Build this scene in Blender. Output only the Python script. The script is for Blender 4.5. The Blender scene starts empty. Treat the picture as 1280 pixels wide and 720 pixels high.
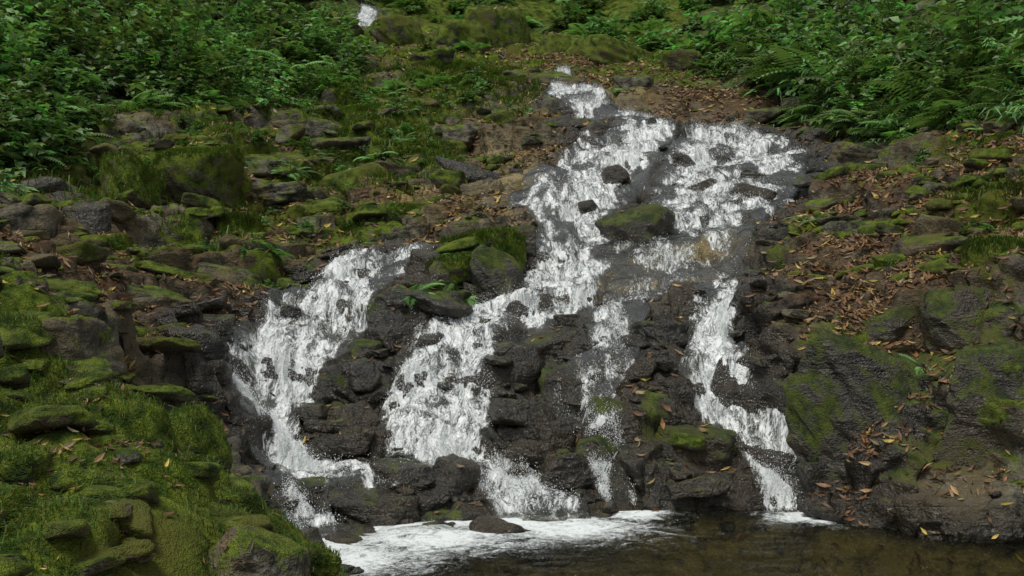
import bpy, math, random
import numpy as np
from mathutils import Vector, Matrix, Euler
random.seed(7); RNG=np.random.default_rng(11)
sc=bpy.context.scene
F=1400.0; CZ=1.8
# ------------------------------------------------------------------ noise
def hsh(ix,iy,seed):
    h=(ix.astype(np.int64)*374761393+iy.astype(np.int64)*668265263+seed*982451653)&0xffffffff
    h=((h^(h>>13))*1274126177)&0xffffffff
    h=((h^(h>>16))*2246822519)&0xffffffff
    return ((h^(h>>15))&0xffffff)/float(0x1000000)
def vn(x,y,seed=0):
    ix=np.floor(x);iy=np.floor(y);fx=x-ix;fy=y-iy
    fx=fx*fx*(3-2*fx);fy=fy*fy*(3-2*fy)
    a=hsh(ix,iy,seed);b=hsh(ix+1,iy,seed);c=hsh(ix,iy+1,seed);d=hsh(ix+1,iy+1,seed)
    return a+(b-a)*fx+(c-a)*fy+(a-b-c+d)*fx*fy
def vn3(x,y,z,seed=0):
    iz=np.floor(z);fz=z-iz;fz=fz*fz*(3-2*fz)
    return vn(x+iz*37.,y+iz*91.,seed)*(1-fz)+vn(x+iz*37.+37.,y+iz*91.+91.,seed)*fz
def fbm(x,y,o=4,seed=0):
    r=0;a=.5;t=0
    for i in range(o):
        ca,sa=math.cos(.6*i),math.sin(.6*i)
        r=r+a*vn((x*ca-y*sa)*2**i+i*17.3,(x*sa+y*ca)*2**i+i*9.1,seed+i);t+=a;a*=.5
    return r/t
def voro(x,y,seed):
    ix=np.floor(x);iy=np.floor(y)
    f1=np.full(x.shape,9.);f2=np.full(x.shape,9.);cx=np.zeros(x.shape);cy=np.zeros(x.shape)
    for dx in(-1,0,1):
        for dy in(-1,0,1):
            gx=ix+dx;gy=iy+dy
            px=gx+.1+.8*hsh(gx,gy,seed);py=gy+.1+.8*hsh(gx,gy,seed+5)
            d=np.hypot(px-x,py-y);m=d<f1
            f2=np.where(m,f1,np.minimum(f2,d));f1=np.where(m,d,f1)
            cx=np.where(m,px,cx);cy=np.where(m,py,cy)
    ci=np.floor(cx);cj=np.floor(cy)
    return cx,cy,hsh(ci,cj,seed+9),hsh(ci,cj,seed+10),hsh(ci,cj,seed+11),f1,f2
# ------------------------------------------------------------------ base terrain points from image pixels (column, row, estimated depth)
uvd=[(0,720,3.6),(0,600,4.5),(0,500,5.5),(100,560,5.2),(200,620,5.0),(100,680,4.2),(250,690,4.6),(330,715,5.0),(290,620,5.8),
(0,380,7.5),(170,480,8.2),(130,400,9),(240,440,9.3),(280,500,9.2),(0,300,10),(100,330,10.5),(200,350,10.8),(300,340,11.5),(360,375,11),
(400,300,12.8),(300,250,13.5),(200,290,12),(80,270,11.5),(200,180,13.8),(200,265,12.8),(0,200,13),(0,100,15),(150,120,16),(350,180,15.5),
(330,130,17.5),(450,110,19),(450,200,15.3),(550,150,17),(550,240,14.3),(600,200,15.5),(640,110,19.5),
(700,100,20.5),(745,140,18),(800,160,17),(740,205,15.2),(700,250,13.8),(700,300,12.8),(700,350,11.8),(640,395,11),(560,430,10.5),(540,500,9.9),(560,560,9.3),(620,610,9.1),
(930,180,16.5),(970,215,15),(900,280,13),(850,330,12),(900,365,11.2),(890,430,10.3),(880,480,10),(940,540,9.5),(990,605,9.1),(800,385,11),(760,450,10.3),(720,520,9.8),(780,560,9.4),(800,610,9.1),(850,520,9.7),
(500,325,12),(430,345,11.5),(370,400,10.7),(330,460,10.2),(320,520,9.7),(330,570,9.2),(460,580,9.2),(380,610,8.8),(350,640,8.4),
(610,290,12.4),(600,340,11.6),(540,395,10.9),
(960,395,10),(1150,400,9.4),(1100,500,8.9),(1100,620,8.5),(1280,640,8.0),(1280,375,8.8),(1280,500,8.35),(980,500,9.35),(1050,350,10.5),(1200,300,10.3),(1280,250,10.5),(1050,260,12.8),(1150,220,12.5),(1280,180,12.0),(1030,200,15),(1100,170,15.5),
(900,120,19),(1100,100,19),(1280,80,17),(640,50,24),(400,50,22),(200,60,19),(0,30,18),(900,60,23),(1100,0,23),(640,0,28),(200,0,23),(900,0,27)]
pts=[((u-640)/F*d,d,CZ+(360-v)/F*d) for u,v,d in uvd]
pts+=[(0,7,-.3),(1,8.1,-.3),(3,7.3,-.35),(5,6.3,-.3),(0,5,-.35),(3,4,-.4),(-.7,7.6,-.15),(5,5,-.3),(-.55,5.6,-.2),(-.5,4.2,-.3),(-1.6,7.6,.1),(-1.2,6.7,.1),
(-8,10,3.6),(-8,15,5.5),(-10,20,8),(8,10,3.6),(9,14,5.2),(12,20,8),(0,38,15),(-15,38,18),(15,38,18),(-3.5,5,1.7),(-5,7,2.3),(6.5,8,2.2),(-3,2,1.2),(0,2,-.4),(3,2,-.4),(8,5,.9),(8,2,.6),(-18,25,12),(18,25,12),(-18,10,7),(18,10,7),(-30,40,22),(30,40,22),(0,46,19)]
P=np.array(pts)
def phi(r2): return .5*r2*np.log(r2+1e-9)
n=len(P);K=phi((P[:,0][:,None]-P[:,0])**2+(P[:,1][:,None]-P[:,1])**2)+np.eye(n)*.02
A=np.zeros((n+3,n+3));A[:n,:n]=K;A[:n,n]=1;A[:n,n+1:]=P[:,:2];A[n,:n]=1;A[n+1:,:n]=P[:,:2].T
W=np.linalg.solve(A,np.concatenate([P[:,2],[0,0,0]]))
GX=np.arange(-34,34.05,.1);GY=np.arange(0,46.05,.1)
gx,gy=np.meshgrid(GX,GY);G=W[n]+W[n+1]*gx+W[n+2]*gy
for i in range(n): G+=W[i]*phi((gx-P[i,0])**2+(gy-P[i,1])**2)
gsl=np.hypot(np.gradient(G,axis=0),np.gradient(G,axis=1))/.1
def samp(Gr,x,y):
    fx=np.clip((x-GX[0])/.1,0,len(GX)-1.001);fy=np.clip((y-GY[0])/.1,0,len(GY)-1.001)
    i=fx.astype(int);j=fy.astype(int);fx=fx-i;fy=fy-j
    return (Gr[j,i]*(1-fx)+Gr[j,i+1]*fx)*(1-fy)+(Gr[j+1,i]*(1-fx)+Gr[j+1,i+1]*fx)*fy
def H0(x,y): return samp(G,x,y)
def hit(u,v,y0=3.0):
    ys=np.arange(y0,44,.02);z=CZ+(360-v)/F*ys;x=(u-640)/F*ys
    h=np.maximum(H0(x,ys),0.0);k=np.argmax(h>=z)
    if h[k]<z[k]: k=len(ys)-1
    return x[k],ys[k],h[k]
# ------------------------------------------------------------------ water runs: rows in image pixels (image row, left px, right px, foam)
RUNS={
'upper_trickle':[(14,452,468,.9),(24,450,472,1),(36,446,474,.9)],
'upper_run':[(92,694,712,.7),(110,684,738,.9),(125,682,762,.95),(140,705,785,.85),(154,745,850,.7)],
'main_fall':[(150,780,856,.8),(165,758,846,.9),(185,720,835,.95),(205,695,828,.95),(225,660,812,.95),(245,640,785,.95),(262,632,770,.9),(280,662,780,.9),(300,668,800,.85),(320,668,795,.85),(345,662,775,.9),(365,640,755,.95),(385,600,740,1.),(400,560,720,1.),(415,510,690,1),(430,490,665,1),(450,485,640,1),(480,478,615,1),(510,474,615,1),(540,476,628,1),(570,480,645,1),(590,510,675,1),(610,570,700,.95),(635,600,730,.85),(655,620,740,.5)],
'right_sheet':[(158,855,900,.6),(168,850,955,.75),(185,838,985,.9),(205,830,1010,.9),(225,822,1014,.9),(245,810,1010,.85),(265,790,1000,.8),(285,775,965,.7),(305,765,945,.65),(330,760,945,.57),(350,755,945,.55),(374,750,935,.6)],
'right_fall':[(370,876,928,.7),(395,866,920,.95),(420,860,918,1),(450,856,918,1),(480,850,930,.95),(505,878,942,.95),(530,903,962,1),(560,930,985,1),(590,952,1005,1),(614,960,1045,.85),(630,960,1080,.5)],
'thin_fall':[(370,750,830,.65),(395,745,812,.8),(420,735,790,.75),(450,740,800,.65),(480,705,800,.5),(520,690,770,.45),(560,720,785,.55),(600,748,792,.8),(632,752,795,.85)],
'left_fall':[(320,440,550,.6),(335,418,522,.8),(350,395,500,.95),(370,368,487,1),(395,343,467,1),(420,323,452,1),(450,298,430,1),(480,280,397,1),(510,266,378,1),(540,263,372,1),(560,268,440,1),(580,283,600,1.),(600,298,560,1),(625,330,450,.9),(650,342,432,.8),(680,365,442,.5),(705,395,480,.2)]}
RW={}
for k,rows in RUNS.items():
    o=[]
    for v,l,r,f in rows:
        x,y,z=hit((l+r)/2,v,6.9);
        if o: y=min(y,o[-1][0]-.04)
        o.append((y,(l-640)/F*y,(r-640)/F*y,f))
    RW[k]=np.array(o)
def waterdist(x,y):
    d=np.full(x.shape,9.)
    for o in RW.values():
        a=o[::-1];l=np.interp(y,a[:,0],a[:,1]);r=np.interp(y,a[:,0],a[:,2])
        dy=np.maximum(np.maximum(a[0,0]-y,y-a[-1,0]),0)
        dx=np.maximum(np.maximum(l-x,x-r),-1)
        d=np.minimum(d,np.where(dy>0,np.hypot(np.maximum(dx,0),dy),dx))
    return d
def sm(a,b,x):
    t=np.clip((x-a)/(b-a),0,1);return t*t*(3-2*t)
def blobs(x,y,L,y0=3.):
    m=np.zeros(x.shape)
    for u,v,ru,rv in L:
        cx,cy,cz=hit(u,v,y0);_,ya,_=hit(u,v-rv,y0);_,yb,_=hit(u,v+rv,y0)
        rx=ru/F*cy;ry=max(.15,abs(ya-yb)/2)
        m=np.maximum(m,np.exp(-(((x-cx)/rx)**2+((y-cy)/ry)**2)))
    return m
def mound(x,y): return sm(-.3,-1.0,x)*sm(8.2,6.8,y)
def rbank(x,y): return sm(.24,.31,x/y)*sm(14.5,12.5,y)
tb=[-.9,-.6,-.457,-.35,-.2,-.1,0,.1,.2,.26,.33,.457,.6,.9];yb_=[9.5,11,11.5,14.5,17.0,20.5,23.5,22.5,19.5,17,15.3,12.3,11,9.5]
def height(x,y):
    h0=H0(x,y)
    wx=x+.40*(fbm(x*1.1,y*1.1,3,50)-.5)+.03*(fbm(x*6,y*6,2,60)-.5);wy=y+.40*(fbm(x*1.1,y*1.1,3,70)-.5)+.03*(fbm(x*6,y*6,2,80)-.5)
    inw=sm(.15,-.1,waterdist(x,y))
    rough=1-.6*mound(x,y)-.3*sm(19,24,y)-.38*inw;rough=rough*np.where(h0<0,.45,1)*(1-.85*sm(1.0,1.9,samp(gsl,x,y)))
    h=h0.copy();rb=rbank(x,y)
    ca,sa=math.cos(.35),math.sin(.35);rx=wx*ca+wy*sa;ry=-wx*sa+wy*ca
    for L,el,w,amp,sd in((1.3,.6,.5,.10,100),(.55,.6,.30,.06,200),(.2,.6,.06,.02,300)):
        cx,cy,r1,r2,r3,f1,f2=voro(rx/L,ry/(L*el),sd)
        cx=cx*L;cy=cy*L*el
        st=np.clip(H0(cx*ca-cy*sa,cx*sa+cy*ca)-h0,-.4,.4)
        h+=rough*(1-.40*rb)*(w*st*sm(0,.16,f2-f1)+amp*((r1-.5)*2*sm(0,.2,f2-f1)+.6*(.5-f1))+(r2-.4)*.35*(rx-cx)+(r3-.35)*.3*(ry-cy)-amp*(1.25-.5*inw)*np.exp(-(f2-f1)/.08))
    h+=.08*(fbm(x*2.5,y*2.5,4,20)-.5)+.018*(fbm(x*14,y*14,3,30)-.5)
    mo=mound(x,y)
    _,_,r1,_,_,f1,f2=voro(wx/.62,wy/.62,777)
    h+=mo*((.13+.14*r1)*(1-(f1/.62)**2)-.10+.09*(fbm(x*3.0,y*3.0,3,44)-.5))
    return h
# ------------------------------------------------------------------ mesh helpers
def mesh_np(name,V,Fc,smooth=True):
    me=bpy.data.meshes.new(name);nv=len(V);nf=len(Fc);k=Fc.shape[1]
    me.vertices.add(nv);me.vertices.foreach_set('co',np.ascontiguousarray(V,dtype=np.float32).ravel())
    me.loops.add(nf*k);me.polygons.add(nf)
    me.polygons.foreach_set('loop_start',np.arange(0,nf*k,k,dtype=np.int32))
    me.loops.foreach_set('vertex_index',np.ascontiguousarray(Fc,dtype=np.int32).ravel())
    me.update(calc_edges=True)
    me.polygons.foreach_set('use_smooth',np.full(nf,smooth));me.update()
    return me
def fattr(me,name,a):
    t=me.attributes.new(name,'FLOAT','POINT');t.data.foreach_set('value',np.ascontiguousarray(a,dtype=np.float32).ravel())
def cattr(me,name,c):
    t=me.attributes.new(name,'FLOAT_COLOR','POINT');c4=np.ones((len(c),4),np.float32);c4[:,:3]=c;t.data.foreach_set('color',c4.ravel())
def grid_faces(ny,nx):
    i=np.arange(ny-1)[:,None]*nx+np.arange(nx-1)[None,:];i=i.ravel()
    return np.stack([i,i+1,i+nx+1,i+nx],1)
def add(name,me,mat=None,parent=None,loc=(0,0,0)):
    o=bpy.data.objects.new(name,me);sc.collection.objects.link(o);o.location=loc
    if mat is not None and me is not None and not me.materials: me.materials.append(mat)
    if parent: o.parent=parent
    return o
# ------------------------------------------------------------------ materials
class NT:
    def __init__(s,name):
        s.m=bpy.data.materials.new(name);s.m.use_nodes=True;s.t=s.m.node_tree;s.t.nodes.clear()
        s.out=s.n('ShaderNodeOutputMaterial')
    def n(s,t,**k):
        x=s.t.nodes.new(t)
        for a,b in k.items(): setattr(x,a,b)
        return x
    def l(s,a,b): s.t.links.new(a,b)
    def set(s,sock,v):
        if isinstance(v,(int,float,tuple,list)): sock.default_value=v
        else: s.l(v,sock)
    def noise(s,vec,scale,det=5,rough=.6,dist=0):
        x=s.n('ShaderNodeTexNoise');s.l(vec,x.inputs['Vector']);x.inputs['Scale'].default_value=scale;x.inputs['Detail'].default_value=det;x.inputs['Roughness'].default_value=rough;x.inputs['Distortion'].default_value=dist
        return x.outputs['Fac']
    def math(s,op,a,b=0.,c=None,clamp=False):
        x=s.n('ShaderNodeMath',operation=op,use_clamp=clamp);s.set(x.inputs[0],a);s.set(x.inputs[1],b)
        if c is not None: s.set(x.inputs[2],c)
        return x.outputs[0]
    def step(s,v,a,b):
        x=s.n('ShaderNodeMapRange',interpolation_type='SMOOTHSTEP');s.l(v,x.inputs[0]);s.set(x.inputs[1],a);s.set(x.inputs[2],b);return x.outputs[0]
    def mix(s,f,a,b,bt='MIX'):
        x=s.n('ShaderNodeMix',data_type='RGBA',blend_type=bt);s.set(x.inputs[0],f);s.set(x.inputs[6],a if not isinstance(a,tuple) else (*a,1));s.set(x.inputs[7],b if not isinstance(b,tuple) else (*b,1));return x.outputs[2]
    def attr(s,nm,o='Fac'):
        x=s.n('ShaderNodeAttribute');x.attribute_name=nm;return x.outputs[o]
def rock_mat(name,terrain=False,moss=.3,wet=0.):
    N=NT(name);g=N.n('ShaderNodeNewGeometry');pos=g.outputs['Position']
    sx=N.n('ShaderNodeSeparateXYZ');N.l(g.outputs['Normal'],sx.inputs[0]);nz=sx.outputs[2]
    n1=N.noise(pos,1.3,4);n2=N.noise(pos,7,5,.65);n3=N.noise(pos,38,3,.7);n4=N.noise(pos,2.9,5,.65,1.2)
    mp=N.n('ShaderNodeMapping');N.l(pos,mp.inputs[0]);mp.inputs['Rotation'].default_value=(.25,-.3,0);mp.inputs['Scale'].default_value=(1.5,1.5,7);bed=N.noise(mp.outputs[0],1,3,.6,.8)
    c=N.mix(N.step(n2,.33,.68),(.029,.029,.021),(.21,.195,.145))
    c=N.mix(N.step(n1,.42,.62),c,(.14,.11,.06))
    c=N.mix(N.math('MULTIPLY',N.step(bed,.45,.65),.5),c,N.mix(1.,c,(.4,.4,.4),'MULTIPLY'))
    c=N.mix(N.math('MULTIPLY',N.step(n3,.55,.7),.45),c,(.35,.34,.27))
    if terrain:
        wet_shade_v=N.attr('wet');mossv=N.attr('moss');lit=N.attr('litter');och=N.attr('ochre')
    else: wet_shade_v=wet;mossv=moss
    if terrain:
        lm=N.math('MULTIPLY',lit,N.step(N.math('MULTIPLY_ADD',nz,.4,n3),.5,.75))
        c=N.mix(lm,c,N.mix(N.step(n2,.35,.65),(.040,.028,.018),(.13,.078,.04)))
    c=N.mix(N.math('MULTIPLY',wet_shade_v,.95) if terrain else wet_shade_v*.95,c,N.mix(1.,c,(.17,.152,.12),'MULTIPLY'))
    if terrain:
        c=N.mix(N.math('MULTIPLY',och,N.step(n2,.3,.55)),c,N.mix(n3,(.12,.09,.035),(.40,.31,.12)))
    ms=N.math('ADD',N.math('MULTIPLY_ADD',nz,.36,N.math('MULTIPLY_ADD',n4,1.3,N.math('MULTIPLY',n2,.45))),N.math('MULTIPLY_ADD',mossv,.75,-1.45))
    mf=N.step(ms,-.02,.16)
    n5=N.noise(pos,90,2,.7)
    mc=N.mix(N.step(n2,.35,.65),(.022,.043,.008),(.125,.170,.022));mc=N.mix(N.step(n5,.4,.7),mc,N.mix(1.,mc,(1.8,1.65,1.4),'MULTIPLY'))
    mc=N.mix(N.step(n1,.5,.68),mc,(.11,.115,.022))
    if terrain: mc=N.mix(N.math('MULTIPLY',wet_shade_v,.5),mc,N.mix(1.,mc,(.4,.38,.3),'MULTIPLY'))
    elif wet>.6: mc=N.mix(1.,mc,(.6,.6,.5),'MULTIPLY')
    c=N.mix(mf,c,mc)
    b=N.n('ShaderNodeBsdfPrincipled');N.l(c,b.inputs['Base Color'])
    if isinstance(wet_shade_v,(int,float)): r0=.75-.58*wet_shade_v
    else: r0=N.math('MULTIPLY_ADD',wet_shade_v,-.58,.78)
    rg=N.math('MULTIPLY_ADD',n3,.15,N.math('MAXIMUM',r0,N.math('MULTIPLY',mf,.9)),clamp=True)
    N.set(b.inputs['Roughness'],rg)
    N.set(b.inputs['Specular IOR Level'],N.math('MULTIPLY_ADD',wet_shade_v,.5,.10) if terrain else .10+.5*wet)
    hh=N.math('ADD',N.math('MULTIPLY',n2,.8),N.math('MULTIPLY_ADD',n3,.4,N.math('MULTIPLY',N.math('MULTIPLY',n5,mf),.5)))
    hh=N.math('MULTIPLY_ADD',bed,N.math('MULTIPLY_ADD',mf,-.6,.7),hh)
    bp=N.n('ShaderNodeBump');bp.inputs['Strength'].default_value=.9;bp.inputs['Distance'].default_value=.08;N.l(hh,bp.inputs['Height']);N.l(bp.outputs[0],b.inputs['Normal'])
    N.l(b.outputs[0],N.out.inputs[0]);return N.m
M_T=rock_mat('ground_rock',True)
M_WET=rock_mat('wet_rock',moss=.30,wet=.95)
M_MOSS=rock_mat('mossy_rock',moss=1.02,wet=.2)
M_DRY=rock_mat('grey_rock',moss=.55,wet=.2)
M_WM=rock_mat('wet_mossy_rock',moss=.70,wet=.82)
def leaf_mat(name,tr=.30,rand=True,rough=.5):
    N=NT(name);c=N.attr('col','Color')
    if rand:
        oi=N.n('ShaderNodeObjectInfo');hs=N.n('ShaderNodeHueSaturation')
        N.l(N.math('MULTIPLY_ADD',oi.outputs['Random'],.05,.465),hs.inputs['Hue']);N.l(N.math('MULTIPLY_ADD',oi.outputs['Random'],1.3,.5),hs.inputs['Value']);N.l(c,hs.inputs['Color']);c=hs.outputs[0]
    b=N.n('ShaderNodeBsdfPrincipled');N.l(c,b.inputs['Base Color']);b.inputs['Roughness'].default_value=rough;b.inputs['Specular IOR Level'].default_value=.35
    t=N.n('ShaderNodeBsdfTranslucent');N.l(N.mix(1.,c,(1.3,1.5,.7),'MULTIPLY'),t.inputs[0])
    m=N.n('ShaderNodeMixShader');m.inputs[0].default_value=tr;N.l(b.outputs[0],m.inputs[1]);N.l(t.outputs[0],m.inputs[2]);N.l(m.outputs[0],N.out.inputs[0]);return N.m
M_LEAF=leaf_mat('foliage');M_LIT=leaf_mat('dead_leaf',.1,False,.5);M_GR=leaf_mat('grass_blade',.3,False,.6)
def water_mat():
    N=NT('white_water');uv=N.attr('flow','Vector')
    wob=N.n('ShaderNodeTexNoise');N.l(uv,wob.inputs['Vector']);wob.inputs['Scale'].default_value=5.;wob.inputs['Detail'].default_value=4
    va=N.n('ShaderNodeVectorMath',operation='MULTIPLY_ADD');N.l(wob.outputs['Color'],va.inputs[0]);va.inputs[1].default_value=(.26,.22,0);N.l(uv,va.inputs[2]);p=va.outputs[0]
    def mp(sx,sy):
        m=N.n('ShaderNodeVectorMath',operation='MULTIPLY');N.l(p,m.inputs[0]);m.inputs[1].default_value=(sx,sy,1);return m.outputs[0]
    a=N.noise(mp(4,13),1,5,.7);b_=N.noise(mp(16,50),1,4,.75);c_=N.noise(mp(1.8,3.5),1,3);d_=N.noise(mp(60,85),1,3,.7)
    val=N.math('ADD',N.math('MULTIPLY',a,.45),N.math('MULTIPLY_ADD',b_,.33,N.math('MULTIPLY',c_,.22)))
    foam=N.attr('foam');thr=N.math('MULTIPLY_ADD',foam,-.29,.70)
    fac=N.step(val,N.math('SUBTRACT',thr,.07),N.math('ADD',thr,.09))
    br=N.math('MULTIPLY_ADD',a,.35,N.math('MULTIPLY_ADD',b_,.4,N.math('MULTIPLY',d_,.25)))
    lo=N.math('MULTIPLY_ADD',foam,1.2,-.70,clamp=True)
    fac=N.math('MULTIPLY',fac,N.math('MAXIMUM',N.step(br,.41,.53),lo),clamp=True)
    wh=N.n('ShaderNodeBsdfPrincipled');N.l(N.mix(N.step(br,.41,.56),(.36,.41,.40),(.90,.915,.90)),wh.inputs['Base Color']);wh.inputs['Roughness'].default_value=.4;wh.inputs['Specular IOR Level'].default_value=.4
    bp=N.n('ShaderNodeBump');bp.inputs['Strength'].default_value=.9;bp.inputs['Distance'].default_value=.05;N.l(br,bp.inputs['Height']);N.l(bp.outputs[0],wh.inputs['Normal'])
    b2=N.n('ShaderNodeBump');b2.inputs['Strength'].default_value=.9;b2.inputs['Distance'].default_value=.03;N.l(br,b2.inputs['Height'])
    tr=N.n('ShaderNodeBsdfTransparent');tr.inputs[0].default_value=(.90,.89,.82,1);gl=N.n('ShaderNodeBsdfGlossy');gl.inputs['Roughness'].default_value=.06
    gl.inputs['Color'].default_value=(.36,.36,.33,1);N.l(b2.outputs[0],gl.inputs['Normal'])
    fr=N.n('ShaderNodeFresnel');fr.inputs[0].default_value=1.26;N.l(b2.outputs[0],fr.inputs['Normal'])
    m1=N.n('ShaderNodeMixShader');N.l(fr.outputs[0],m1.inputs[0]);N.l(tr.outputs[0],m1.inputs[1]);N.l(gl.outputs[0],m1.inputs[2])
    m2=N.n('ShaderNodeMixShader');N.l(fac,m2.inputs[0]);N.l(m1.outputs[0],m2.inputs[1]);N.l(wh.outputs[0],m2.inputs[2]);N.l(m2.outputs[0],N.out.inputs[0]);return N.m
M_W=water_mat()
def pool_mat():
    N=NT('pool_water');g=N.n('ShaderNodeNewGeometry');pos=g.outputs['Position']
    a=N.noise(pos,5,4,.6,.5);b_=N.noise(pos,18,4,.6)
    bp=N.n('ShaderNodeBump');bp.inputs['Strength'].default_value=1.;bp.inputs['Distance'].default_value=.4;N.l(N.math('MULTIPLY_ADD',b_,.4,a),bp.inputs['Height'])
    tr=N.n('ShaderNodeBsdfTransparent');tr.inputs[0].default_value=(.88,.90,.66,1);gl=N.n('ShaderNodeBsdfGlossy');gl.inputs['Roughness'].default_value=.04;N.l(bp.outputs[0],gl.inputs['Normal'])
    fr=N.n('ShaderNodeFresnel');fr.inputs[0].default_value=1.40;N.l(bp.outputs[0],fr.inputs['Normal'])
    m1=N.n('ShaderNodeMixShader');N.l(fr.outputs[0],m1.inputs[0]);N.l(tr.outputs[0],m1.inputs[1]);N.l(gl.outputs[0],m1.inputs[2])
    foam=N.attr('foam');n=N.math('MULTIPLY_ADD',N.noise(pos,5,7,.75,1.5),.6,N.math('MULTIPLY',N.noise(pos,30,4,.7,2.),.4))
    thr=N.math('MULTIPLY_ADD',foam,-.34,.73);fac=N.step(n,N.math('SUBTRACT',thr,.09),N.math('ADD',thr,.14))
    wh=N.n('ShaderNodeBsdfDiffuse');wh.inputs[0].default_value=(.70,.74,.73,1)
    m2=N.n('ShaderNodeMixShader');N.l(fac,m2.inputs[0]);N.l(m1.outputs[0],m2.inputs[1]);N.l(wh.outputs[0],m2.inputs[2])
    N.l(m2.outputs[0],N.out.inputs[0]);return N.m
M_P=pool_mat()
# ------------------------------------------------------------------ terrain
ys=np.concatenate([np.linspace(1.5,7.3,220,endpoint=False),np.linspace(7.3,12,440,endpoint=False),np.linspace(12,18,320,endpoint=False),np.geomspace(18,45,260)])
NX=980;t=np.linspace(-1,1,NX)
Y=np.repeat(ys[:,None],NX,1);X=t[None,:]*(.66*Y+1.6)
def blur(a,k,ax):
    if k<1: return a
    w=np.exp(-np.linspace(-2,2,2*k+1)**2);w/=w.sum();pad=[(0,0),(0,0)];pad[ax]=(k,k);b=np.pad(a,pad,'edge');r=0
    for i in range(2*k+1): r=r+w[i]*(b[i:i+a.shape[0],:] if ax==0 else b[:,i:i+a.shape[1]])
    return r
Z=height(X,Y);Z=.45*Z+.55*blur(blur(Z,4,0),3,1)
wd=waterdist(X,Y)
Zb=blur(blur(Z,5,0),5,1);Xs=np.gradient(X,axis=1);Ys=np.gradient(ys)[:,None]
gxn=np.gradient(Zb,axis=1)/Xs;gyn=(np.gradient(Zb,axis=0)-gxn*np.gradient(X,axis=0))/Ys
gl_=np.hypot(gxn,gyn);ln=np.sqrt(gl_**2+1)
def f3(s,sz,sd,o=3,ridge=True):
    r=0;a=.5
    for i in range(o):
        q=vn3((X+.4*Z)*s*2**i,(Y-.3*Z)*s*2**i,(Z+.3*X)*sz*2**i,sd+i);r=r+a*((1-2*np.abs(q-.5)) if ridge else q);a*=.5
    return r/(1-.5**o)
stp=sm(.7,1.6,gl_);stb=sm(.9,1.7,samp(gsl,X,Y))
D=(f3(1.1,2.4,400)-.5)*(.10+.10*stp+.30*stb)+(f3(3.6,6.5,420,3)-.5)*(.03+.17*stp)
D*=np.where(Z<0,.4,1)*(1-.6*mound(X,Y))*(1-.7*sm(.15,-.05,wd))
XD=X-gxn/ln*D;YD=Y-gyn/ln*D;ZD=Z+D/ln
def surf(x,y):
    r=np.clip(np.interp(y,ys,np.arange(len(ys))),0,len(ys)-1.001);c=np.clip((x/(.66*y+1.6)+1)/2*(NX-1),0,NX-1.001)
    i=r.astype(int);j=c.astype(int);fr=r-i;fc=c-j
    return (ZD[i,j]*(1-fc)+ZD[i,j+1]*fc)*(1-fr)+(ZD[i+1,j]*(1-fc)+ZD[i+1,j+1]*fc)*fr
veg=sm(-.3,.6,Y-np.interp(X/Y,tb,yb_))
MOSSB=[(230,230,90,50),(150,220,60,50),(450,150,90,60),(570,110,100,30),(400,215,90,30),(250,310,60,20),(150,325,60,16),(430,285,80,20),(620,330,70,30),(600,370,60,30),(540,380,60,20),(640,50,140,40),(1250,260,60,60),(1200,190,80,30),(360,350,60,16),(720,120,60,10),(460,400,25,10),(500,190,60,45),(1180,430,90,50),(1050,470,80,60),(1200,540,80,40),(100,480,60,40),(300,180,80,40),(80,200,80,40),(1100,290,40,15),(960,330,30,15),(1000,300,30,15),(350,270,60,20),(830,540,50,20),(720,570,30,14),(690,480,30,20),(440,510,20,12)]
moss=np.maximum(blobs(X,Y,MOSSB)*1.0,mound(X,Y)*.85);moss=np.maximum(moss,sm(18,22,Y)*.8)
moss=moss+.16+.8*(fbm(X*.9,Y*.9,3,90)-.45)-.42*sm(.3,-.05,wd)
LITB=[(1080,330,150,60),(1200,290,150,60),(1000,370,60,25),(1100,240,120,40),(1240,210,80,40),(1150,390,120,25),(120,370,130,50),(250,400,100,40),(330,280,90,50),(200,350,150,40),(700,90,80,20),(900,120,120,20),(800,290,40,18),(580,270,60,15),(480,260,60,20),(350,200,60,40),(60,560,100,30),(620,180,60,20),(1000,120,80,15)]
lit=blobs(X,Y,LITB)*sm(0,.2,wd)
wet=np.clip(sm(.6,.0,wd)+sm(.35,.05,Z)*(Z>-.02)+.8*veg*(np.abs(X/Y-.02)>.14)+blobs(X,Y,[(600,190,70,20),(590,240,60,20),(340,150,30,40),(1100,540,260,120),(230,430,60,60),(790,500,150,120),(430,500,50,80),(560,380,80,40),(90,250,50,50),(240,480,50,60),(1050,200,80,20)])*.95*(Z>-.02),0,1)  # wetness by water, plus shade painted into the ground colour under plants
och=blobs(X,Y,[(610,195,60,14),(640,230,50,14),(590,265,60,12),(520,255,40,12),(790,125,40,8),(810,350,80,22),(870,310,60,15)])*1.2+sm(.0,-.1,Z)*.8
V=np.stack([XD.ravel(),YD.ravel(),ZD.ravel()],1)
me=mesh_np('rocky_hillside',V,grid_faces(len(ys),NX))
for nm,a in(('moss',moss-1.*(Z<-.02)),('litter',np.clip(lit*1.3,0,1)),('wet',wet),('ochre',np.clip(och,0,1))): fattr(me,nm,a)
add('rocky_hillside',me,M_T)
TN=np.zeros(len(V)*3,np.float32);me.vertices.foreach_get('normal',TN);TN=TN.reshape(-1,3).astype(float)
AREA=(Xs*Ys).ravel()
INV=(np.abs(X)<.52*Y).ravel()
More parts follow.
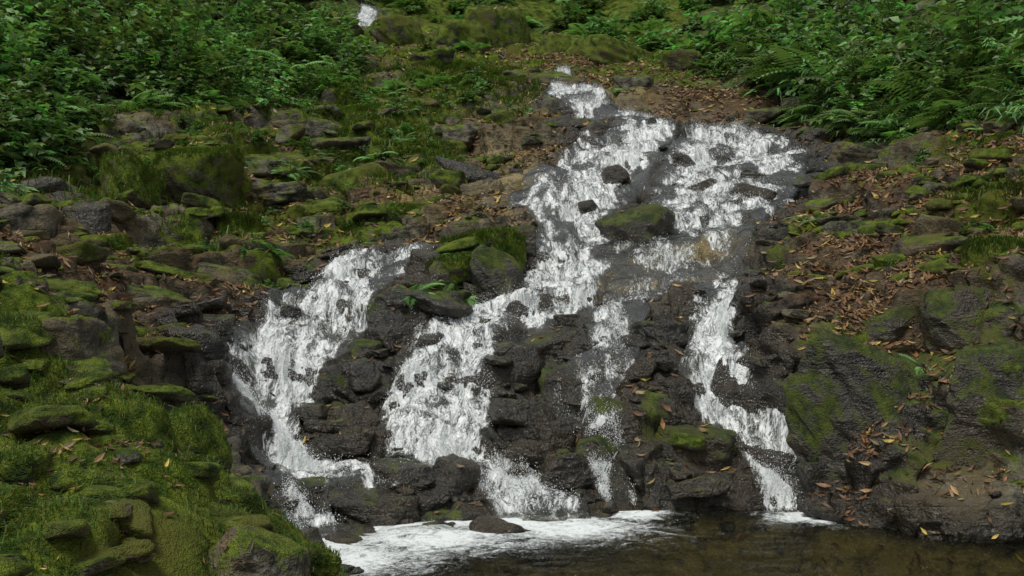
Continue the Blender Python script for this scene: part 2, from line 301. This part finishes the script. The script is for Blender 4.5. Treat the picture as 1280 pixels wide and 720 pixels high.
def tscatter(n,dens,ymax=24):
    p=(dens.ravel()*AREA*INV*(V[:,1]<ymax)*(V[:,1]>3)*np.clip(TN[:,2],.15,1));c=np.cumsum(p);idx=np.searchsorted(c,RNG.random(n)*c[-1]);idx=np.clip(idx,0,len(V)-1)
    nn=TN[idx];j=RNG.normal(0,.012,(n,3));j-=nn*(j*nn).sum(1)[:,None];return V[idx]+j,nn
# ------------------------------------------------------------------ pool
px=np.linspace(-3,9,400);py=np.linspace(1.5,9.6,300);PX,PY=np.meshgrid(px,py)
PZ=.02+.03*(fbm(PX*3,PY*5,3,5)-.5)
pf=PX*0
for (fx,fy,fr_,am) in((-.15,8.75,.8,1.),(.35,8.4,.7,.85),(-1.75,8.5,.7,1.1),(-1.5,7.8,.65,1.),(-1.1,7.3,.7,.85),(-.6,8.0,.8,.75),(.95,8.85,.35,1.),(2.35,8.7,.45,1.),(2.8,8.55,.4,.8),(-.9,8.6,.6,.9)):
    pf=np.maximum(pf,am*np.exp(-(((PX-fx)/fr_)**2+((PY-fy)/(fr_*.8))**2)))
pf=pf+.25*np.exp(-((PY-8.0)/1.1)**2)*sm(2.6,1.,PX)
me=mesh_np('stream_pool',np.stack([PX.ravel(),PY.ravel(),PZ.ravel()],1),grid_faces(300,400));fattr(me,'foam',np.clip(pf,0,1));add('stream_pool',me,M_P)
# ------------------------------------------------------------------ waterfall ribbons
wf=bpy.data.objects.new('waterfall',None);sc.collection.objects.link(wf)
spr=[]
for k,o in RW.items():
    a=o[::-1];y1,y0=a[-1,0],a[0,0];stp_=.011;nr=int((y1-y0)/stp_)+2
    yy=np.linspace(y1,y0,nr);L=np.interp(yy,a[:,0],a[:,1]);R=np.interp(yy,a[:,0],a[:,2]);Fm=np.interp(yy,a[:,0],a[:,3])
    kk=18
    L=blur(L[:,None],kk,0)[:,0];R=blur(R[:,None],kk,0)[:,0]
    L=L-.06+.14*(fbm(yy*4,yy*0,3,91)-.5);R=R+.06+.14*(fbm(yy*4,yy*0,3,92)-.5)
    nc=int((R-L).max()/.011)+4;tt=np.linspace(0,1,nc)
    XX=L[:,None]+(R-L)[:,None]*tt;YY=np.repeat(yy[:,None],nc,1)
    YY=YY+.16*(fbm(XX*2.2+7,YY*.0+tt*3,3,33)-.5)
    zt=surf(XX,YY)
    zb=blur(blur(zt,8,0),7,1)
    zw=zb.copy()+.055
    dy=abs(yy[1]-yy[0])
    for i in range(1,nr): zw[i]=np.maximum(zw[i],zw[i-1]-dy*2.8)
    zw=blur(zw,3,1)
    s=np.concatenate([[0],np.cumsum(np.hypot(dy,np.abs(np.diff(zw.mean(1)))))])
    S=np.repeat(s[:,None],nc,1);T=XX
    steep=np.clip(-np.gradient(zw,axis=0)/dy,0,3)
    steep=blur(steep,5,0)
    edge=np.abs(tt*2-1)[None,:]
    en=fbm(S*4+3,T*6,4,66)-.5
    fo=Fm[:,None]*(1)+.30*(np.clip(steep,0,2)-.8)-1.1*sm(.6,1.05,edge+en*.8)-.9*sm(.50,.70,fbm(S*1.9,T*3.2,4,67))*(1.22-Fm[:,None])*2
    zw=zw+(.08*(fbm(S*5,T*9,5,77)-.5)+.05*(fbm(S*14,T*34,4,78)-.5))*np.clip(fo+.2,.15,1)
    zw=zw-.10*sm(.85,1.,np.repeat(edge,nr,0))
    zw=np.maximum(zw,-.03)
    me=mesh_np(k,np.stack([XX.ravel(),YY.ravel(),zw.ravel()],1),grid_faces(nr,nc))
    fattr(me,'foam',fo)
    fv=me.attributes.new('flow','FLOAT_VECTOR','POINT');fv.data.foreach_set('vector',np.stack([S.ravel(),T.ravel(),np.full(S.size,float(len(k)%7))],1).astype(np.float32).ravel())
    add(k,me,M_W,wf)
    pr=(np.clip(fo-.4,0.001,1)*(.05+steep)*(1+2.5*(zw<.35))).ravel();pr/=pr.sum();cnt=int(2600*min(y1-y0,9))
    idx=RNG.choice(len(pr),cnt,p=pr)
    q=np.stack([XX.ravel()[idx],YY.ravel()[idx],zw.ravel()[idx]],1);q+=RNG.normal(0,.014,q.shape)
    q[:,2]+=RNG.exponential(.025,cnt);q[:,1]-=RNG.exponential(.02,cnt);spr.append(q)
Q=np.concatenate(spr);m=len(Q);r=RNG.uniform(.0012,.003,m)*(1+RNG.random(m)**8)
oc=np.array([(1,0,0),(-1,0,0),(0,1,0),(0,-1,0),(0,0,1.6),(0,0,-1.6)],float)
of=np.array([(0,2,4),(2,1,4),(1,3,4),(3,0,4),(2,0,5),(1,2,5),(3,1,5),(0,3,5)])
VS=(Q[:,None,:]+oc[None]*r[:,None,None]).reshape(-1,3);Fc=(np.arange(m)[:,None,None]*6+of[None]).reshape(-1,3)
N=NT('spray_white');b=N.n('ShaderNodeBsdfPrincipled');b.inputs['Base Color'].default_value=(.85,.88,.88,1);b.inputs['Roughness'].default_value=.5;N.l(b.outputs[0],N.out.inputs[0])
add('water_spray',mesh_np('water_spray',VS,Fc),N.m)
# ------------------------------------------------------------------ rocks
def ico(sub):
    import bmesh
    bm=bmesh.new();bmesh.ops.create_icosphere(bm,subdivisions=sub,radius=1);V_=np.array([v.co[:] for v in bm.verts]);Fc=np.array([[v.index for v in f.verts] for f in bm.faces]);bm.free();return V_,Fc
ICO={s:ico(s) for s in(4,5,6)}
def rock_mesh(seed,sub=5,soft=30,flat=1.,slab=True):
    g=np.random.default_rng(seed);V_,Fc=ICO[sub]
    nj=g.integers(5,8);az=np.sort(g.uniform(0,6.283,nj));nv=np.stack([np.cos(az),np.sin(az),g.normal(.1,.25,nj)],1)
    nb=np.array([[g.normal(0,.18),g.normal(0,.18),1],[g.normal(0,.15),g.normal(0,.15),-1]]);nr=g.normal(size=(8,3))
    n=np.concatenate([nv,nb,nr]);n/=np.linalg.norm(n,axis=1)[:,None]
    d=np.concatenate([g.uniform(.6,.95,nj),g.uniform(.5,.65,2) if slab else g.uniform(.7,.9,2),g.uniform(.7,1.,8)]);dot=np.maximum(V_@n.T,1e-3);rr=np.minimum(d/dot,1.4)
    r=-np.log(np.exp(-soft*rr).sum(1))/soft
    P_=V_*r[:,None]
    nz=lambda s,o:fbm(P_[:,0]*s+P_[:,2]*s*.7+seed,P_[:,1]*s-P_[:,2]*s*.6,3,seed+o)-.5
    P_=P_*(1+.20*nz(2.3,1)+.12*nz(6,2)+.04*nz(18,3))[:,None]
    lay=vn(P_[:,2]*6+seed,P_[:,0]*.8,seed+4);P_[:,:2]*=(1+.06*(lay-.5))[:,None]
    P_[:,2]*=flat
    return P_,Fc
hair=[];perch=[]
def rock_obj(name,seed,loc,dim,mat,sub=5,soft=14,slab=True):
    P_,Fc=rock_mesh(seed,sub,soft,1.,slab);P_=P_/np.abs(P_).max(0)
    me=mesh_np(name,P_*np.array(dim),Fc);o=add(name,me,mat,loc=loc);g=random.Random(seed)
    o.rotation_euler=(g.uniform(-.2,.2),g.uniform(-.25,.25),g.uniform(-.6,.6))
    R=np.array(o.rotation_euler.to_matrix());w=(P_*np.array(dim))@R.T+np.array(loc);nrm=np.zeros(len(P_)*3,np.float32);me.vertices.foreach_get('normal',nrm);nrm=nrm.reshape(-1,3)@R.T
    if mat is M_MOSS:
        sel=(nrm[:,2]>.15)&(w[:,1]<14);hair.append((w[sel],nrm[sel],dim[0]*dim[1]))
    sel=nrm[:,2]>.62
    if sel.any():
        k=int(dim[0]*dim[1]*g.choice([10,25,50,90])*(1.2 if mat in(M_WM,M_DRY) else .8))+1
        ii=RNG.choice(np.nonzero(sel)[0],k);perch.append((w[ii],nrm[ii]))
    return o
HR=[(225,600,105,100,'m',6.3),(58,478,135,90,'d',6.8),(8,440,70,60,'m',6.6),(88,600,105,50,'d',4.9),(315,735,150,75,'d',4.4),(20,600,80,45,'m',4.7),
(170,660,100,70,'m',5.0),(80,690,110,60,'m',4.3),(245,690,110,60,'m',4.9),(35,550,100,50,'m',5.2),(150,560,90,40,'d',5.7),(130,620,60,40,'m',5.1),(290,650,70,40,'m',5.6),(10,660,70,50,'m',4.3),(200,720,90,50,'d',4.4),(380,715,80,35,'m',5.1),
(568,622,80,52,'w',0),(498,612,90,42,'w',0),(388,632,75,42,'w',0),(455,652,110,40,'w',0),(535,640,60,30,'w',0),
(1036,628,62,58,'w',0),(1222,672,120,52,'w',0),(1165,655,85,35,'w',0),(1050,655,70,24,'w',0),(1100,640,50,25,'w',0),
(1110,605,300,180,'x',8.95),(1265,600,220,200,'x',8.5),(1240,440,150,90,'x',8.95),(1130,425,130,50,'x',9.3),(1020,430,110,60,'x',9.9),
(872,585,130,60,'x',0),(805,600,80,45,'w',0),(690,565,80,45,'w',0),(705,612,90,45,'w',0),(760,535,75,45,'x',0),(825,525,65,40,'w',0),(800,480,70,35,'w',0),(835,440,70,45,'w',0),(740,580,60,35,'x',0),
(432,545,85,45,'w',0),(425,572,75,32,'w',0),(412,500,50,35,'x',0),(455,490,50,45,'w',0),(450,450,45,30,'x',0),
(535,398,110,50,'x',0),(625,372,80,70,'x',0),(600,325,110,40,'m',0),(650,320,60,45,'x',0),(570,350,80,36,'m',0),(635,345,50,50,'m',0),
(802,303,100,52,'x',0),(770,230,48,28,'w',0),(850,215,58,28,'w',0),(883,246,54,26,'w',0),(942,232,32,24,'w',0),(690,445,90,40,'w',0),(760,190,26,12,'w',0),(905,205,30,14,'w',0),(915,262,30,14,'w',0),(735,262,28,14,'w',0),(860,275,36,16,'w',0),(345,470,26,16,'w',0),(560,490,24,16,'w',0),(350,530,26,16,'w',0),(600,545,26,18,'w',0),(700,330,28,16,'w',0),
(232,470,85,75,'w',0),(275,450,60,40,'w',0),(1250,345,100,50,'m',0),(1175,300,60,40,'d',0),(1060,300,70,30,'d',0),(1130,355,80,30,'m',0),
(378,155,90,30,'d',0),(358,165,75,24,'d',0),(402,172,50,30,'d',0),(690,108,80,28,'d',0),(655,104,60,24,'d',0),(690,172,115,30,'w',0),(560,175,80,28,'d',0),(585,228,100,30,'w',0),(620,160,70,25,'m',0),
(330,210,110,30,'d',0),(300,240,80,26,'d',0),(410,190,90,28,'d',0),(345,255,90,28,'d',0),(270,355,110,30,'d',0),(480,225,80,26,'d',0),(530,205,70,26,'d',0),(180,385,100,32,'d',0),
(440,240,90,42,'m',0),(388,300,50,42,'d',0),(510,285,60,30,'m',0),(160,260,75,80,'m',0),(235,255,120,90,'m',0),(100,300,60,60,'w',0),(290,300,60,35,'m',0),(340,330,80,35,'d',0),(145,335,50,30,'m',0),
(625,60,80,75,'m',0),(565,60,95,45,'m',0),(500,55,70,45,'m',0),(535,82,70,26,'m',0),(700,70,70,40,'m',0),(760,78,110,40,'m',0),(800,110,60,26,'d',0),(850,85,60,30,'m',0),(425,45,50,36,'m',0),
(1030,180,50,25,'w',0),(1000,150,60,30,'d',0),(1080,205,70,30,'d',0),(960,150,60,25,'d',0)]
MT={'w':M_WET,'m':M_MOSS,'d':M_DRY,'x':M_WM};NMS={'w':'wet_boulder','m':'mossy_boulder','d':'boulder','x':'wet_mossy_boulder'}
for i,(u,v,w,h,k,yd) in enumerate(HR):
    if yd: y=yd;x=(u-640)/F*y;z=CZ+(360-v)/F*y
    else: x,y,z=hit(u,v,6.9)
    W_=w/F*y/2;H_=h/F*y/2;big=w>200
    rock_obj(NMS[k],900+i,(x,y+W_*(.15 if big else .6),z+H_*(.75 if big else .6)),(W_*1.12,W_*(.6 if big else .9),H_*1.2),MT[k],6 if big or y<6 else 5,10 if k=='m' else (16 if big else 22),not((k=='m' and yd) or big))
st=bpy.data.objects.new('scattered_stones',None);sc.collection.objects.link(st)
protos=[]
for k in('w','m','d'):
    for j in range(5):
        P_,Fc=rock_mesh(50+j*7+ord(k),4,26,.65);me=mesh_np('stone_'+k,P_,Fc);me.materials.append(MT[k]);protos.append((k,me))
q,_=tscatter(1400,np.clip(1-.92*(wd<-.05)-.6*mound(X,Y),0,1)*sm(22,10,Y)*(Z>-.15)*np.clip(1.3/Y*9,0,3)**1.3*np.where((X>2.3)&(Z<1.7)&(Z>.15),.12,1),20)
cw=waterdist(q[:,0],q[:,1])
for (x,y,z),w in zip(q,cw):
    k='w' if w<.35 or z<.4 or (x>2 and z<1.5) else random.choice('dmm')
    me=random.choice([p[1] for p in protos if p[0]==k]);o=add('stone',me,None,st)
    s=random.uniform(.035,.10)*(1+2.2*random.random()**4);o.scale=(s*random.uniform(.9,1.6),s,s*random.uniform(.6,1.1));o.location=(x,y,z+s*.1);o.rotation_euler=(random.uniform(-.3,.3),random.uniform(-.3,.3),random.uniform(0,6.3))
# ------------------------------------------------------------------ fallen leaves
ld=blobs(X,Y,LITB)*1.2+.09+.25*sm(.35,.6,fbm(X*1.5,Y*1.5,3,12))
ld*=.3+1.0*sm(.4,.6,fbm(X*3,Y*3,2,13));ld*=np.where(Z<0,.05,1);ld=ld*sm(-.05,.15,wd)+.012;ld*=.6+1.6*rbank(X,Y)
pq,nn=tscatter(54000,ld,24)
pw=np.concatenate([a for a,_ in perch]);pnn=np.concatenate([b for _,b in perch]);kp=(waterdist(pw[:,0],pw[:,1])>-.12)|(RNG.random(len(pw))<.3);pw=pw[kp]+RNG.normal(0,.004,(kp.sum(),3));pnn=pnn[kp]
pq=np.concatenate([pq,pw]);nn=np.concatenate([nn,pnn]);m=len(pq);x,y,z=pq.T;print('leaves',m,len(pw))
ang=RNG.uniform(0,6.283,m);tan=np.stack([np.cos(ang),np.sin(ang),np.zeros(m)],1);nj=nn+RNG.normal(0,.3,nn.shape);nj/=np.linalg.norm(nj,axis=1)[:,None]
tan-=nj*(tan*nj).sum(1)[:,None];tan/=np.linalg.norm(tan,axis=1)[:,None];bi=np.cross(nj,tan)
Ln=RNG.uniform(.04,.13,m)*(.85+.02*y)*np.where(y<7,.65,1);Wd=Ln*RNG.uniform(.16,.36,m);cu=RNG.uniform(-.1,.5,m)
prof=[(-.5,0,0),(-.2,.75,0),(.12,1,0),(.5,0,0),(.12,-1,0),(-.2,-.75,0),(-.2,0,-.3),(.12,0,-.3)]
VV=[]
for a,b,c in prof:
    VV.append(pq+nn*.014+tan*(a*Ln)[:,None]+bi*(b*Wd*.5)[:,None]+nj*((c*Wd*.5)+cu*Ln*(a*a)*1.6)[:,None])
VL=np.stack(VV,1).reshape(-1,3)
tri=np.array([(0,6,1),(1,6,7),(1,7,2),(2,7,3),(3,7,4),(4,7,6),(4,6,5),(5,6,0)])
Fc=(np.arange(m)[:,None,None]*8+tri[None]).reshape(-1,3)
pal=np.array([(.15,.078,.035),(.23,.115,.045),(.32,.20,.09),(.07,.042,.022),(.45,.34,.08),(.12,.068,.035),(.18,.10,.05),(.30,.22,.13)])
c=pal[RNG.choice(8,m,p=[.19,.14,.12,.17,.08,.12,.12,.06])]*RNG.uniform(.5,1.25,(m,1))
me=mesh_np('fallen_leaves',VL,Fc,False);cattr(me,'col',np.repeat(c,8,0));add('fallen_leaves',me,M_LIT)
# ------------------------------------------------------------------ grass & moss tufts
GB=[(450,150,80,60),(500,190,60,40),(570,105,90,25),(230,200,80,40),(400,215,70,25),(430,285,50,14),(250,310,50,14),(300,110,120,40),(100,180,120,60),(640,330,30,20),(1250,250,40,30)]
gd=np.maximum(blobs(X,Y,GB)*1.3,mound(X,Y)*1.3)*sm(.40,.58,fbm(X*2.2,Y*2.2,3,15))*sm(0,.2,wd)*np.where(Z<.1,0,1)
pp,_=tscatter(80000,gd,22);pp[:,2]-=.01
hl=[]
for wv,nv,ar in hair:
    if len(wv)==0: continue
    k=int(min(9000,ar*26000)+200);ii=RNG.integers(0,len(wv),k);hl.append(wv[ii]+RNG.normal(0,.008,(k,3))-nv[ii]*.008)
hp=np.concatenate(hl);ng=len(pp);pp=np.concatenate([pp,hp]);m=len(pp);ish=np.arange(m)>=ng
x,y=pp[:,0],pp[:,1]
ang=RNG.uniform(0,6.283,m);dr=np.stack([np.cos(ang),np.sin(ang)-.5,np.zeros(m)],1);dr/=np.linalg.norm(dr,axis=1)[:,None]
near=sm(9,6.5,y);Ln=RNG.uniform(.05,.14,m)*(1-.5*near)*(.8+.6*fbm(x*2,y*2,2,19))*np.where(ish,.62,1);wd_=Ln*.035+.0008*(y/5)
si=np.cross(dr,np.array([0,0,1.]));p0=pp;up=np.array([0,0,1.])
p1=p0+up*(Ln*.6)[:,None]+dr*(Ln*.3)[:,None];p2=p0+up*(Ln*.6)[:,None]+dr*(Ln*.8)[:,None]
VG=np.stack([p0-si*wd_[:,None],p0+si*wd_[:,None],p1-si*wd_[:,None]*.8,p1+si*wd_[:,None]*.8,p2],1).reshape(-1,3)
tri=np.array([(0,1,3),(0,3,2),(2,3,4)]);Fc=(np.arange(m)[:,None,None]*5+tri[None]).reshape(-1,3)
cb=.6+.8*fbm(x*1.7,y*1.7,3,123)
c=np.stack([RNG.uniform(.045,.14,m)*cb,RNG.uniform(.09,.18,m)*cb,RNG.uniform(.014,.03,m)*cb],1)
me=mesh_np('grass_tufts',VG,Fc,False);cattr(me,'col',np.repeat(c,5,0));add('grass_tufts',me,M_GR)
# ------------------------------------------------------------------ plants
class PB:
    def __init__(s): s.v=[];s.f=[];s.c=[]
    def leaf(s,p,d,n,L,W,col,droop=.15):
        d=d.normalized();b=d.cross(n);b=b.normalized() if b.length>1e-4 else Vector((1,0,0));n=b.cross(d)
        i=len(s.v);dn=Vector((0,0,-1))
        s.v+=[p,p+d*L*.4+b*W*.5+n*W*.12,p+d*L*.4-b*W*.5+n*W*.12,p+d*L+dn*L*droop,p+d*L*.4]
        s.f+=[(i,i+4,i+1),(i+4,i+3,i+1),(i,i+2,i+4),(i+4,i+2,i+3)];s.c+=[col]*5
    def stem(s,a,b,r,col):
        d=(b-a).normalized();x=d.orthogonal().normalized();y=d.cross(x);i=len(s.v)
        for p,rr in((a,r),(b,r*.6)):
            for k in range(3): s.v.append(p+x*math.cos(k*2.094)*rr+y*math.sin(k*2.094)*rr);s.c.append(col)
        for k in range(3): j=(k+1)%3;s.f+=[(i+k,i+j,i+3+j),(i+k,i+3+j,i+3+k)]
    def mesh(s,name):
        me=mesh_np(name,np.array([v[:] for v in s.v]),np.array(s.f),False);cattr(me,'col',np.array(s.c));me.materials.append(M_LEAF);return me
def green(a=1.,y=0.): 
    k=random.uniform(.65,1.25)*a;return (.095*k+y,.188*k+y*.8,.062*k)
def fern(seed):
    random.seed(seed);b=PB()
    for i in range(random.randint(9,13)):
        a=i*2.4+random.uniform(-.3,.3);L=random.uniform(.45,.75);el=random.uniform(.5,1.1);p=Vector((0,0,0));g=green(1.2,.012);nseg=20;w=random.uniform(.14,.2)
        dirh=Vector((math.cos(a),math.sin(a),0));side=Vector((-math.sin(a),math.cos(a),0))
        for k in range(nseg):
            t_=k/nseg;e=el-1.5*t_;d=dirh*math.cos(e)+Vector((0,0,math.sin(e)));q=p+d*(L/nseg)
            if k%3==0: b.stem(p,p+d*(L/nseg*3),.003,(.05,.05,.02))
            if k>2:
                wl=w*(math.sin(min(1,(t_*1.25))*math.pi*.93+.1))**.7 if t_<.8 else w*(1-t_)*2.2
                wl=max(wl,.01)
                for sg in(-1,1):
                    b.leaf(p,(side*sg+d*.35+Vector((0,0,-.12))),Vector((0,0,1)),wl,L/nseg*1.15,tuple(c*random.uniform(.85,1.15) for c in g),.12)
            p=q
    return b.mesh('fern_plant')
def shrub(seed,lance=False,R=.5,nb=26):
    random.seed(seed);b=PB()
    for i in range(nb):
        a=random.uniform(0,6.28);e=random.uniform(.25,1.45);d=Vector((math.cos(a)*math.cos(e),math.sin(a)*math.cos(e),math.sin(e)));L=R*random.uniform(.6,1.25);p=Vector((random.uniform(-.1,.1),random.uniform(-.1,.1),0));ns=9
        g=green(random.uniform(.7,1.3),random.choice([0,0,.01,.03]))
        for k in range(ns):
            d=(d+Vector((random.uniform(-.15,.15),random.uniform(-.15,.15),-.10+random.uniform(-.1,.1)))).normalized();q=p+d*L/ns;b.stem(p,q,.005*(1-k/ns)+.0015,(.05,.035,.02))
            if k>1:
                for r_ in range(3):
                    az=random.uniform(0,6.28);ld_=(d*.6+Vector((math.cos(az),math.sin(az),random.uniform(-.3,.3)))).normalized()
                    if lance: b.leaf(q,ld_,Vector((random.uniform(-.3,.3),random.uniform(-.3,.3),1)),random.uniform(.12,.2),random.uniform(.018,.03),tuple(c*random.uniform(.7,1.2) for c in g),.35)
                    else:
                        l=random.uniform(.055,.10);b.leaf(q,ld_,Vector((random.uniform(-.5,.5),random.uniform(-.5,.5),1)),l,l*.62,tuple(c*random.uniform(.75,1.2) for c in g),.15)
            p=q
    return b.mesh('shrub_plant')
ferns=[fern(i) for i in range(5)];shr=[shrub(20+i) for i in range(5)];sas=[shrub(40+i,True) for i in range(4)];herb=[shrub(60+i,False,.28,30) for i in range(4)]
random.seed(3)
ug=bpy.data.objects.new('undergrowth',None);sc.collection.objects.link(ug)
def place(kind,me,x,y,z,s,par=None,lean=.25):
    o=add(kind,me,None,par);o.location=(x,y,z-.03);o.scale=(s,s,s*random.uniform(.85,1.15));o.rotation_euler=(random.uniform(-lean,lean)+.2,random.uniform(-lean,lean),random.uniform(0,6.28));return o
n2=5400;yy=11+18*RNG.random(n2)**1.15;xx=RNG.uniform(-1,1,n2)*.58*yy
ymin=np.interp(xx/yy,tb,yb_)+1.2*(fbm(xx*.7,yy*.7,2,31)-.5);ok=(yy>ymin)&(RNG.random(n2)<.20+.8*sm(24,12,yy))&(fbm(xx*.9+40,yy*.9,2,55)>.34)
ok&=~((np.abs(xx/yy-(-.03))<.09)&(yy<25)&(RNG.random(n2)<.75))
ok&=~((np.abs(xx/yy-(-.127))<.02)&(yy<26))
xx=xx[ok];yy=yy[ok];zz=surf(xx,yy);print('plants',len(xx))
for x,y,z in zip(xx,yy,zz):
    tt_=x/y;r=random.random();ed=y-np.interp(tt_,tb,yb_)
    if tt_>.2: me,nm,s=(random.choice(sas),'bamboo_grass',random.uniform(1.2,2.0)) if r<.35 else ((random.choice(shr),'shrub',random.uniform(1.3,2.6)) if r<.65 else (random.choice(ferns),'fern',random.uniform(1.3,2.3)))
    elif tt_<-.12: me,nm,s=(random.choice(herb),'herb',random.uniform(1.0,2.0)) if r<.35 else ((random.choice(shr),'shrub',random.uniform(1.1,2.0)) if r<.65 else (random.choice(ferns),'fern',random.uniform(1.0,1.7)))
    else: me,nm,s=(random.choice(herb),'herb',random.uniform(.8,1.8)) if r<.6 else (random.choice(ferns),'fern',random.uniform(.8,1.3)) 
    if ed<1.2: s*=.65
    place(nm,me,x,y,z,s,ug)
q,_=tscatter(380,np.clip(moss-.35,0,1)*(wd>.3)*(Y>9)*(1-rbank(X,Y)*.7),20)
for x,y,z in q: place('herb',random.choice(herb+ferns[:2]),x,y,z,random.uniform(.25,.6),ug)
# ------------------------------------------------------------------ light & camera
w=bpy.data.worlds.new('World');sc.world=w;w.use_nodes=True;nt=w.node_tree;nt.nodes.clear()
SE,SA=66,-140
sk=nt.nodes.new('ShaderNodeTexSky');sk.sky_type='NISHITA';sk.sun_disc=False;sk.sun_elevation=math.radians(SE);sk.sun_rotation=math.radians(SA)
hs=nt.nodes.new('ShaderNodeHueSaturation');hs.inputs['Saturation'].default_value=.25;bg=nt.nodes.new('ShaderNodeBackground');bg.inputs[1].default_value=.125;wo=nt.nodes.new('ShaderNodeOutputWorld')
nt.links.new(sk.outputs[0],hs.inputs['Color']);nt.links.new(hs.outputs[0],bg.inputs[0]);nt.links.new(bg.outputs[0],wo.inputs[0])
ld_=bpy.data.lights.new('sun','SUN');ld_.energy=2.6;ld_.angle=math.radians(20);ld_.color=(1,.97,.90);so=bpy.data.objects.new('sun',ld_);sc.collection.objects.link(so)
el,az=math.radians(SE),math.radians(SA);dv=Vector((math.sin(az)*math.cos(el),math.cos(az)*math.cos(el),math.sin(el)));so.rotation_euler=dv.to_track_quat('Z','Y').to_euler()
cd=bpy.data.cameras.new('camera');cd.sensor_width=36;cd.lens=36*F/1280;cd.clip_end=500;co=bpy.data.objects.new('camera',cd);sc.collection.objects.link(co);co.location=(0,0,CZ);co.rotation_euler=(math.radians(90),0,0);sc.camera=co
sc.view_settings.view_transform='Standard';sc.view_settings.look='None';sc.view_settings.exposure=0
